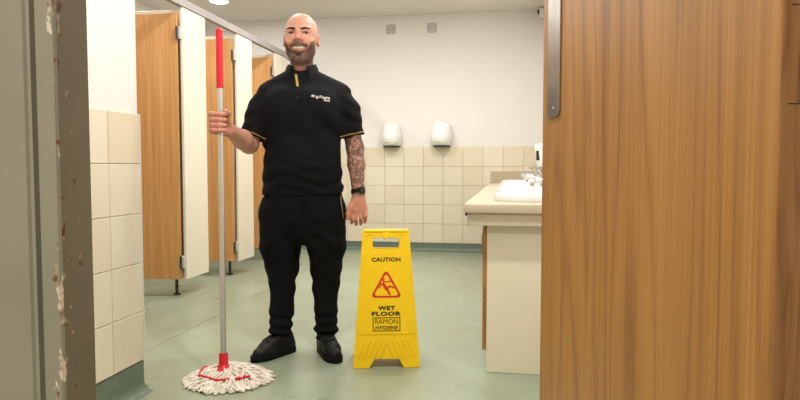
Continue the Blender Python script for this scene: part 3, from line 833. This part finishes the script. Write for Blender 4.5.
# neck and torso
B.loft([(1.36, .006, .03, .085, .07), (1.42, .006, .028, .066, .064), (1.47, .007, .022, .060, .062), (1.54, .008, .015, .058, .062)], .03, 2.0)
B.loft([(.66, .012, .01, .15, .085), (.78, .010, .01, .185, .11), (.95, .010, .0, .175, .11), (1.15, .014, .0, .18, .11), (1.30, .016, .01, .185, .10), (1.38, .014, .02, .13, .08), (1.43, .008, .025, .07, .06)], .03)
# legs
for A_, hx in ((AK1, -.085), (AK2, .105)):
    B.chain([(hx, .01, .80), (hx*1.1, 0, .46), (A_[0], A_[1]+.01, .09), (A_[0], A_[1], .05)], [.085, .055, .04, .038], .02)
# right arm gripping the pole
B.chain([(-.165, .012, 1.345), (-.217, -.02, 1.22), E1], [.045, .052, .047], .02)
mid = tuple(E1[i]*.65+W1[i]*.35 for i in range(3))
B.chain([E1, mid, W1], [.046, .047, .031], .02)
PA = lambda z: np.array([*( (lambda p: (p.x-.775+.52, p.y+2.765-3.25))(along(z)) ), z])   # pole axis in body frame
def grip_pt(ang, rad, z):
    c = PA(z); return (c[0]+rad*math.cos(R(ang)), c[1]+rad*math.sin(R(ang)), z)
for i, z in enumerate((1.206, 1.181, 1.156, 1.133)):
    rr = (.0118, .0122, .0118, .0108)[i]
    B.chain([(W1[0]-.002, W1[1]-.01, W1[2]+(z-1.17)*.35), grip_pt(165, .044, z)], [.020, .0155], .012)
    B.chain([grip_pt(165, .044, z), grip_pt(222, .037, z-.002), grip_pt(275, .0275, z-.003), grip_pt(335, .0255, z-.002)], [.0145, rr*1.05, rr, rr*.85], .004)
B.chain([(W1[0]+.004, W1[1]-.012, 1.155), grip_pt(75, .044, 1.190), grip_pt(35, .036, 1.211), grip_pt(-22, .030, 1.220)], [.020, .0155, .013, .0105], .007)
# left arm hanging
B.chain([(.195, .012, 1.345), (.250, .018, 1.21), E2], [.045, .050, .044], .02)
mid2 = tuple(E2[i]*.65+W2[i]*.35 for i in range(3))
B.chain([E2, mid2, W2], [.044, .043, .031], .02)
B.chain([W2, (.304, -.045, .785)], [.029, .027], .015)
for i, (x, dz) in enumerate(((.270, .0), (.293, -.008), (.3165, -.005), (.338, .006))):
    mcp = (x, -.060+.004*abs(i-1), .748+dz*.5); pip = (x+(x-.304)*.12, -.066, .706+dz); dip = (x+.001, -.045, .682+dz); tip = (x-.002, -.022, .672+dz)
    B.chain([(.304+(x-.304)*.45, -.044, .800), mcp], [.020, .0145], .012)
    B.chain([mcp, pip, dip, tip], [.0120, .0100, .0092, .0080], .003)
B.chain([(.288, -.045, .792), (.264, -.066, .757), (.254, -.076, .724), (.253, -.076, .700)], [.019, .0150, .0118, .0095], .008)
body_me, BV = B.mesh('body')

def lerp(a, b, t): return a*(1-t[:, None])+b*t[:, None]
def colour_body(me, V):
    n = len(V); sk = np.array(lin((206, 152, 130))); C = np.tile(sk, (n, 1))
    x, y, z = V[:, 0]-HX, V[:, 1], V[:, 2]
    nz = np.array([math.sin(a*311)*math.sin(b*277)*math.sin(c*295) for a, b, c in V]) if n < 400000 else np.zeros(n)
    sst = lambda a, b, v: np.clip((v-a)/(b-a), 0, 1)
    head = sst(1.46, 1.50, z)
    # ruddy cheeks, nose, ears
    red = np.maximum(np.exp(-(((np.abs(x)-.044)/.022)**2+((z-1.60)/.022)**2)), np.exp(-((x/.014)**2+((z-1.612)/.018)**2)))*(y < -.04)
    red = np.maximum(red, sst(.080, .088, np.abs(x))*sst(1.58, 1.60, z))
    C = lerp(C, np.array(lin((212, 128, 108))), np.clip(red*.42*head, 0, 1))
    # shaved sides of the scalp
    side = sst(-.045, .0, y)*sst(1.60, 1.64, z)*(1-sst(1.715, 1.745, z))*(np.abs(x) > .045)*(1-sst(.081, .086, np.abs(x)))
    C = lerp(C, np.array(lin((150, 124, 112))), np.clip(side*.55, 0, 1))
    # beard: jaw strap, chin, moustache
    low = 1-sst(1.546, 1.560, z+.006*nz-np.clip(np.abs(x)-.040, 0, 1)*1.75)
    fr = 1-sst(.012, .03, y)
    neckb = sst(1.478, 1.497, z-.25*np.clip(y+.03, -1, 0))
    beard = low*fr*neckb*(1-sst(.074, .080, np.abs(x)))
    mou = np.exp(-(((z-1.583-.10*0)/.0095)**4))*(1-sst(.030, .042, np.abs(x)))*(y < -.05)
    corner = np.exp(-(((np.abs(x)-.040)/.009)**2))*(1-sst(1.583, 1.592, z))*(y < -.04)*sst(1.50, 1.52, z)
    soft = np.exp(-((x/.022)**2+((z-1.543)/.006)**2))*.22
    bd = np.clip(np.maximum(np.maximum(beard*(.94-soft), mou*.9), corner*.85)*head, 0, 1)*(.92+.08*nz)
    C = lerp(C, np.array(lin((52, 34, 27))), np.clip(bd, 0, 1))
    # lips
    lp = np.exp(-((z-(1.553+9*x*x*.9))/.0045)**2)*(np.abs(x) < .026)*(y < -.07)
    C = lerp(C, np.array(lin((168, 92, 84))), np.clip(lp*.6, 0, 1))
    mouth = np.exp(-((z-(1.563+10.5*x*x))/.005)**2)*(np.abs(x) < .032)*(y > -.094+20*x*x)*(y < -.05)
    C = lerp(C, np.array(lin((70, 28, 26))), np.clip(mouth, 0, 1))
    # redder hands
    hd = np.maximum((V[:, 2] < .80)*(V[:, 0] > .22)*(V[:, 2] > .6), (V[:, 1] < -.30)*(V[:, 0] < -.2)).astype(float)
    C = lerp(C, np.array(lin((206, 138, 116))), hd*.7)
    at = me.attributes.new('Col', 'FLOAT_COLOR', 'POINT')
    at.data.foreach_set('color', np.concatenate([C, np.ones((n, 1))], 1).astype(np.float32).ravel())
    ta = me.attributes.new('tattoo', 'FLOAT', 'POINT')
    tt = (V[:, 0] > .215)*sst(.80, .825, V[:, 2])*(1-sst(1.22, 1.25, V[:, 2]))
    ta.data.foreach_set('value', tt.astype(np.float32))
colour_body(body_me, BV)
obj('body', body_me, MAT['skin'], man)

# eyes, brows, teeth
def eye_mesh():
    bm = bmesh.new(); bmesh.ops.create_uvsphere(bm, u_segments=20, v_segments=14, radius=.0125, matrix=Matrix.Rotation(PI/2, 4, 'X'))
    me = bpy.data.meshes.new('eye'); bm.to_mesh(me); bm.free()
    at = me.attributes.new('Col', 'FLOAT_COLOR', 'POINT'); cs = []
    for v in me.vertices:
        r = math.hypot(v.co.x, v.co.z)
        c = (.006, .005, .005) if (r < .003 and v.co.y < 0) else lin((66, 52, 42)) if (r < .0066 and v.co.y < 0) else lin((196, 186, 178))
        cs += list(c)+[1.]
    at.data.foreach_set('color', cs); me.materials.append(MAT['eye']); smooth(me); return me
em = eye_mesh()
for s in (-1, 1):
    fy = B.front(HX+s*.037, 1.640) or -.08
    obj('eye', em, None, man, (HX+s*.037, fy+.0105, 1.6395))
    bm = bmesh.new(); pts = []; rad = []
    for k in range(8):
        f = k/7; x = HX+s*(.014+.046*f); z = 1.6585+.0075*math.sin(f*2.3)-.002*f
        yy = B.front(x, z); pts.append((x, (yy if yy else -.07)-.0005, z)); rad.append(.0058*(1-.5*f**2) if k else .0046)
    tube(bm, pts, rad, 8); obj('eyebrow', bm, MAT['brow'], man, sm=R(80))
    # upper lash line
    bm = bmesh.new(); pts = []
    for k in range(7):
        f = -1+k/3; x = HX+s*.037+.0155*f; z = 1.6455-.0045*f*f; yy = B.front(x, z); pts.append((x, (yy if yy else -.08)-.0004, z))
    tube(bm, pts, .0019, 6); obj('eyelash', bm, MAT['brow'], man)
bm = bmesh.new()
for k in range(-4, 5):
    f = k/4.6; cx = HX+.031*f; cy = -.0985+.021*f*f; cz = 1.5650+.011*f*f
    bx(bm, (cx-.0031, cy-.003, cz-.0055*(1-.2*abs(f))), (cx+.0031, cy+.004, cz+.004), .0008)
obj('teeth', bm, MAT['teeth'], man)

# --- polo shirt
S = Field((-.36, -.24, .78), (.40, .24, 1.50), .0045)
S.loft([(.78, .010, .005, .212, .132), (.86, .010, .005, .209, .134), (.95, .010, .0, .203, .136), (1.05, .015, -.004, .196, .137), (1.15, .016, -.006, .202, .139), (1.25, .018, -.002, .206, .133),
        (1.32, .018, .006, .210, .118), (1.365, .018, .014, .212, .104), (1.39, .017, .018, .202, .096), (1.41, .015, .021, .186, .090), (1.427, .013, .023, .160, .084), (1.443, .011, .025, .128, .080), (1.458, .009, .026, .098, .076), (1.472, .008, .026, .076, .071), (1.485, .008, .024, .066, .068)], .02, 2.35)
SH1, SH2 = (-.240, -.048, 1.118), (.272, .018, 1.125)
S.chain([(-.165, .014, 1.325), (-.203, -.010, 1.25), SH1], [.068, .066, .063], .04)
S.chain([(.200, .014, 1.325), (.243, .016, 1.25), SH2], [.068, .065, .060], .04)
for s in (-1, 1): S.ell((.016+s*.075, -.085, 1.26), (.10, .050, .09), .07)       # chest
S.ell((.010, -.075, .98), (.14, .075, .12), .06)                                        # belly
ax1 = np.array(SH1)-np.array((-.200, -.004, 1.29)); ax1 /= np.linalg.norm(ax1)
ax2 = np.array(SH2)-np.array((.242, .016, 1.29)); ax2 /= np.linalg.norm(ax2)
S.cut(SH1, ax1+np.array((-.15, 0, 0)), (-.4, -.3, 1.0), (-.190, .3, 1.27)); S.cut(SH2, ax2+np.array((.05, 0, 0)), (.214, -.3, 1.0), (.45, .3, 1.27))
def folds(X, Y, Z):
    env = np.exp(-((Z-.885)/.05)**2)+.55*np.exp(-((Z-.98)/.05)**2)
    d = .0036*env*np.sin(88*(Z-.16*np.abs(X-.01)+.035*np.sin(17*X+6*Z)))
    d = d+.0030*np.exp(-((Z-1.20)/.10)**2)*np.sin(52*(Z*.75+np.sign(X-.01)*(X-.01)*.95)+.6*np.sin(20*X))*np.clip(np.abs(X)/.12, 0, 1)
    d = d+.0022*np.sin(31*X+19*Z+2*np.sin(11*Z))*np.exp(-((Z-1.07)/.16)**2)
    d = d+.0025*np.sin(95*(Z+.5*np.abs(X)))*np.clip((np.abs(X-.015)-.19)/.05, 0, 1)
    return d
S.disp(folds)
# hem: the cloth ends below the hips, a little lower in front
S.cut((0, 0, .826), (0.02, .03, -1))
# neck opening and sleeve openings
S.ell((.008, .004, 1.500), (.062, .066, .066), .006, 's')
S.cap(tuple(np.array(SH1)-ax1*.012), tuple(np.array(SH1)+ax1*.05), .053, k=.004, op='s'); S.cap(tuple(np.array(SH2)-ax2*.012), tuple(np.array(SH2)+ax2*.05), .0495, k=.004, op='s')
shirt_me, _ = S.mesh('polo_shirt')
shirt = obj('polo_shirt', shirt_me, MAT['shirt'], man)

# piping round the sleeve hems (rays from the sleeve axis out to the cloth)
def probe(Fd, p):
    i = [(p[k]-Fd.lo[k])/Fd.h for k in range(3)]; i0 = [int(np.clip(math.floor(v), 0, Fd.n[k]-2)) for k, v in enumerate(i)]; f = [i[k]-i0[k] for k in range(3)]
    c = Fd.D[i0[0]:i0[0]+2, i0[1]:i0[1]+2, i0[2]:i0[2]+2]
    c = c[0]*(1-f[0])+c[1]*f[0]; c = c[0]*(1-f[1])+c[1]*f[1]; return float(c[0]*(1-f[2])+c[1]*f[2])
def ring_on(Fd, c, axis, r0, r1, n=40):
    ax = Vector(axis).normalized(); u = ax.orthogonal().normalized(); v_ = ax.cross(u); out = []
    for j in range(n):
        d = u*math.cos(2*PI*j/n)+v_*math.sin(2*PI*j/n); best = r0
        for r in np.linspace(r1, r0, 40):
            if probe(Fd, Vector(c)+d*float(r)) < 0: best = float(r); break
        out.append(Vector(c)+d*best)
    return out
for c, ax, tl in ((SH1, ax1+np.array((-.15, 0, 0)), None), (SH2, ax2+np.array((.05, 0, 0)), None)):
    ax = ax/np.linalg.norm(ax); pts = ring_on(S, np.array(c)-ax*.010, ax, .054, .085); bm = bmesh.new(); tube(bm, pts+[pts[0]], .0022, 6, cap=False)
    obj('sleeve_piping', bm, MAT['gold'], shirt)
# collar: folded band leaning outwards, open at the throat
def collar():
    bm = bmesh.new(); n = 44; rows = []
    for k, (rx, ry, z) in enumerate(((.062, .064, 1.448), (.066, .068, 1.490), (.071, .072, 1.499), (.081, .082, 1.482), (.096, .094, 1.446))):
        row = []
        for j in range(n+1):
            a = R(-90+30+(360-60)*j/n); f = abs(math.cos((a+PI/2)/2)) ; fr = max(0., math.cos(a+PI/2))
            tipf = max(0., (fr-.55)/.45)
            x = .008+rx*math.cos(a)*(1+.16*tipf*(k == 4)); y = .022+ry*math.sin(a)*(1+.06*tipf*(k == 4))-.010*fr; zz = z-.018*fr-(.026*tipf if k == 4 else 0)+(.008*(1-fr)/2 if k in (1, 2, 3) else 0)
            row.append(bm.verts.new((x, y, zz)))
        rows.append(row)
    for A, Bq in zip(rows, rows[1:]):
        for j in range(n): bm.faces.new((A[j], A[j+1], Bq[j+1], Bq[j]))
    bmesh.ops.recalc_face_normals(bm, faces=bm.faces)
    bmesh.ops.solidify(bm, geom=bm.faces[:], thickness=.004)
    return bm
obj('collar', collar(), MAT['shirt'], shirt, sm=R(60))
# placket with contrast lining showing and buttons
def strip_on(Fd, x0, x1, z0, z1, lift, n=8, slant=0.):
    bm = bmesh.new(); rows = []
    for k in range(n+1):
        z = z0+(z1-z0)*k/n; row = []
        for x in np.linspace(x0, x1, 4):
            xx = x+slant*(z-z0); y = Fd.front(xx, z); row.append(bm.verts.new((xx, (y if y is not None else -.05)-lift, z)))
        rows.append(row)
    for A, Bq in zip(rows, rows[1:]):
        for j in range(3): bm.faces.new((A[j], A[j+1], Bq[j+1], Bq[j]))
    bmesh.ops.recalc_face_normals(bm, faces=bm.faces); bmesh.ops.solidify(bm, geom=bm.faces[:], thickness=-.002)
    return bm
obj('placket', strip_on(S, -.006, .024, 1.285, 1.418, .0022), MAT['shirt'], shirt)
obj('placket_lining', strip_on(S, -.002, .010, 1.370, 1.436, .0040, slant=-.22), MAT['gold'], shirt)
for z in (1.31, 1.355):
    obj('button', lathe([(.0055, 0), (.0055, .002), (.004, .003)], 12), MAT['black_plastic'], shirt, (.010, S.front(.010, z)-.0042, z), (PI/2, 0, 0))
# chest emblem: two leaf shapes and two short rows of lettering
def emblem(me, x, z, nm, ang=-.10):
    y0 = S.front(x, z)
    for v in me.vertices:
        dx, dz = v.co.x*math.cos(ang)-v.co.y*math.sin(ang), v.co.x*math.sin(ang)+v.co.y*math.cos(ang)
        yy = S.front(x+dx, z+dz); v.co = Vector((x+dx, (yy if yy is not None else y0)-.0012-abs(v.co.z), z+dz))
    return obj(nm, me, MAT['logo_white'], shirt)
leaf = [(-.011, -.004), (-.004, -.002), (0, -.008), (.004, .0), (.012, .002), (.006, .007), (-.002, .008), (-.010, .006)]
cr = [(-.003, -.009), (.003, -.009), (.003, -.003), (.009, -.003), (.009, .003), (.003, .003), (.003, .008), (-.003, .008), (-.003, .003), (-.009, .003), (-.009, -.003), (-.003, -.003)]
emblem(curve_mesh([leaf], .0003), .088, 1.317, 'chest_emblem')
emblem(curve_mesh([cr], .0003), .107, 1.312, 'chest_emblem')
# the worn chest print is too small to read: short strokes in two rows
for x_, z_, poly in ((.124, 1.315, [(-.005, -.002), (.0, -.006), (.002, .004), (.006, .005), (-.004, .007)]), (.134, 1.311, [(-.004, -.005), (.001, -.003), (.004, .005), (-.002, .006)]),
                     (.143, 1.309, [(-.004, -.005), (.003, -.007), (.004, .005), (.0, .006), (-.003, .002)]), (.154, 1.309, [(-.004, -.006), (.0, -.004), (.004, .004), (-.001, .007), (-.005, .004)]),
                     (.164, 1.308, [(-.004, -.004), (.004, -.006), (.003, .005), (-.003, .006)]), (.147, 1.297, [(-.006, -.003), (.005, -.003), (.006, .002), (-.005, .003)]), (.161, 1.296, [(-.006, -.003), (.006, -.004), (.005, .002), (-.006, .003)])):
    emblem(curve_mesh([[(a*1.35, b*1.1) for a, b in poly]], .0003), x_, z_, 'chest_print')

# --- trousers
T = Field((-.28, -.22, .04), (.30, .22, .90), .0045)
T.loft([(.56, .012, .006, .115, .09), (.62, .012, .004, .185, .118), (.70, .011, .002, .214, .132), (.77, .010, .002, .212, .130), (.88, .010, .002, .190, .120)], .03, 2.3)
T.chain([(-.105, .006, .72), (-.108, .002, .56), (-.101, -.004, .44), (-.097, -.022, .34), (-.097, -.052, .22), (-.096, AK1[1]+.010, .13), (AK1[0], AK1[1]+.008, .085)], [.118, .108, .084, .066, .059, .055, .047], .02)
T.chain([(.125, .006, .72), (.130, .002, .56), (.130, .0, .44), (.130, -.015, .34), (.133, -.042, .22), (.136, AK2[1]+.012, .13), (AK2[0], AK2[1]+.010, .085)], [.112, .103, .082, .066, .059, .055, .047], .02)
T.cap((.012, -.02, .50), (.012, .02, .585), .012, .004, .02, 's')
def tfolds(X, Y, Z):
    low = np.clip((.24-Z)/.12, 0, 1)
    d = .0062*low*np.sin(125*Z+3.0*np.sin(9*X)+14*(Y+.02))
    d = d+.0028*np.exp(-((Z-.36)/.08)**2)*np.sin(70*Z+25*np.abs(X-.012))
    d = d+.0030*np.exp(-((Z-.60)/.07)**2)*np.sin(60*(Z+.8*np.abs(X-.012)))
    d = d+.0020*np.sin(26*Z+40*X)
    return d
T.disp(tfolds)
T.cut((0, 0, .078), (0, 0, -1)); T.cut((0, 0, .872), (0, 0, 1))
tro_me, _ = T.mesh('trousers')
tro = obj('trousers', tro_me, MAT['trousers'], man)
for xs, zs in (((-.203, -.206, -.216, -.220), (.805, .765, .715, .672)), ((.212, .215, .222, .226), (.815, .785, .745, .70))):
    pts = []
    for x, z in zip(np.interp(np.linspace(0, 3, 12), range(4), xs), np.interp(np.linspace(0, 3, 12), range(4), zs)):
        y = T.front(x, z)
        if y is None:
            for q in np.linspace(abs(x), abs(x)-.05, 30):
                y = T.front(math.copysign(q, x), z)
                if y is not None: x = math.copysign(q-.002, x); y = T.front(x, z) or y; break
        pts.append((x, (y if y is not None else 0)-.001, z))
    bm = bmesh.new(); tube(bm, pts, .0024, 6); obj('pocket_zip', bm, MAT['zip'], tro)

# --- shoes
def shoe(A_, d, name_side):
    ang = math.atan2(d[1], d[0])
    root = empty('shoe', (A_[0], A_[1], 0), ang); root.parent = man; root.scale = (.92, .92, .95)
    F_ = Field((-.11, -.075, .0), (.235, .075, .16), .0035)
    F_.chain([(-.055, 0, .045), (.02, 0, .045), (.10, .004, .045), (.158, .002, .034)], [.040, .042, .044, .034], .02)
    F_.chain([(-.04, 0, .085), (0, 0, .10)], [.040, .044], .02)
    F_.chain([(.0, 0, .098), (.06, 0, .082), (.12, 0, .058)], [.042, .036, .03], .02)
    F_.cut((0, 0, .022), (0, 0, -1)); F_.cut((0, 0, .125), (.25, 0, 1))
    F_.cap((-.01, 0, .105), (-.005, 0, .18), .036, k=.006, op='s')
    F_.disp(lambda X, Y, Z: -.0016*np.exp(-((X-.118)/.006)**2)-.0016*np.exp(-((X+.045+.4*(Z-.05))/.005)**2))
    me, _ = F_.mesh('upper'); up = obj('upper', me, MAT['shoe'], root)
    def outline(gr):
        st = [(-.096, .0), (-.088, .026), (-.05, .038), (.0, .040), (.06, .044), (.11, .049), (.155, .044), (.19, .028), (.207, .0)]
        top = [(x, y+gr) for x, y in st]; top[0] = (st[0][0]-gr, 0); top[-1] = (st[-1][0]+gr, 0)
        return round_poly(top+[(x, -y) for x, y in top[1:-1]][::-1], .02, 3)
    obj('sole', curve_mesh([outline(.001)], .0125, .003), MAT['sole'], root, (0, 0, .0155), sm=R(40))
    obj('tongue', lathe([(.0, 0), (.018, .004), (.02, .03), (.012, .05), (.004, .054)], 12), MAT['shoe'], root, (.035, 0, .088), (0, -.5, 0), sm=R(50))
    for k in range(5):
        x = .025+.020*k; bm = bmesh.new(); pts = []
        for y in np.linspace(-.028, .028, 7):
            zz = .16
            while zz > .03 and probe(F_, (x+abs(y)*.15, y, zz)) > 0: zz -= .002
            pts.append((x+abs(y)*.15, y, zz+.002))
        tube(bm, pts, .0035, 6); obj('lace', bm, MAT['sole'], root)
    bm = bmesh.new(); tube(bm, [(.022, 0, .128), (.03, -.022, .140), (.045, -.034, .128), (.035, -.012, .128), (.03, .01, .130), (.04, .03, .142), (.055, .04, .125), (.03, .01, .130)], .003, 6)
    obj('lace_bow', bm, MAT['sole'], root)
    return root
shoe(AK1, (-.62, -.78), 0); shoe(AK2, (.40, -.92), 1)

# --- watch on the tattooed wrist
wt = empty('wrist_watch', (.3022, -.031, .838)); wt.parent = man
wa = (Vector(W2)-Vector(E2)).normalized(); wt.rotation_euler = Vector((0, 0, -1)).rotation_difference(wa).to_euler()
bm = bmesh.new(); n = 28
rows = [[bm.verts.new((r*1.0*math.cos(2*PI*j/n), r*math.sin(2*PI*j/n), z)) for j in range(n)] for r, z in ((.0345, -.010), (.0375, -.010), (.0375, .010), (.0345, .010))]
for A, Bq in zip(rows, rows[1:]+rows[:1]):
    for j in range(n): bm.faces.new((A[j], A[(j+1) % n], Bq[(j+1) % n], Bq[j]))
obj('strap', bm, MAT['sole'], wt, sm=R(40))
obj('case', box((-.016, -.006, -.018), (.016, .006, .018), .003, 2), MAT['black_plastic'], wt, (.024, -.030, 0), (0, 0, R(38)))
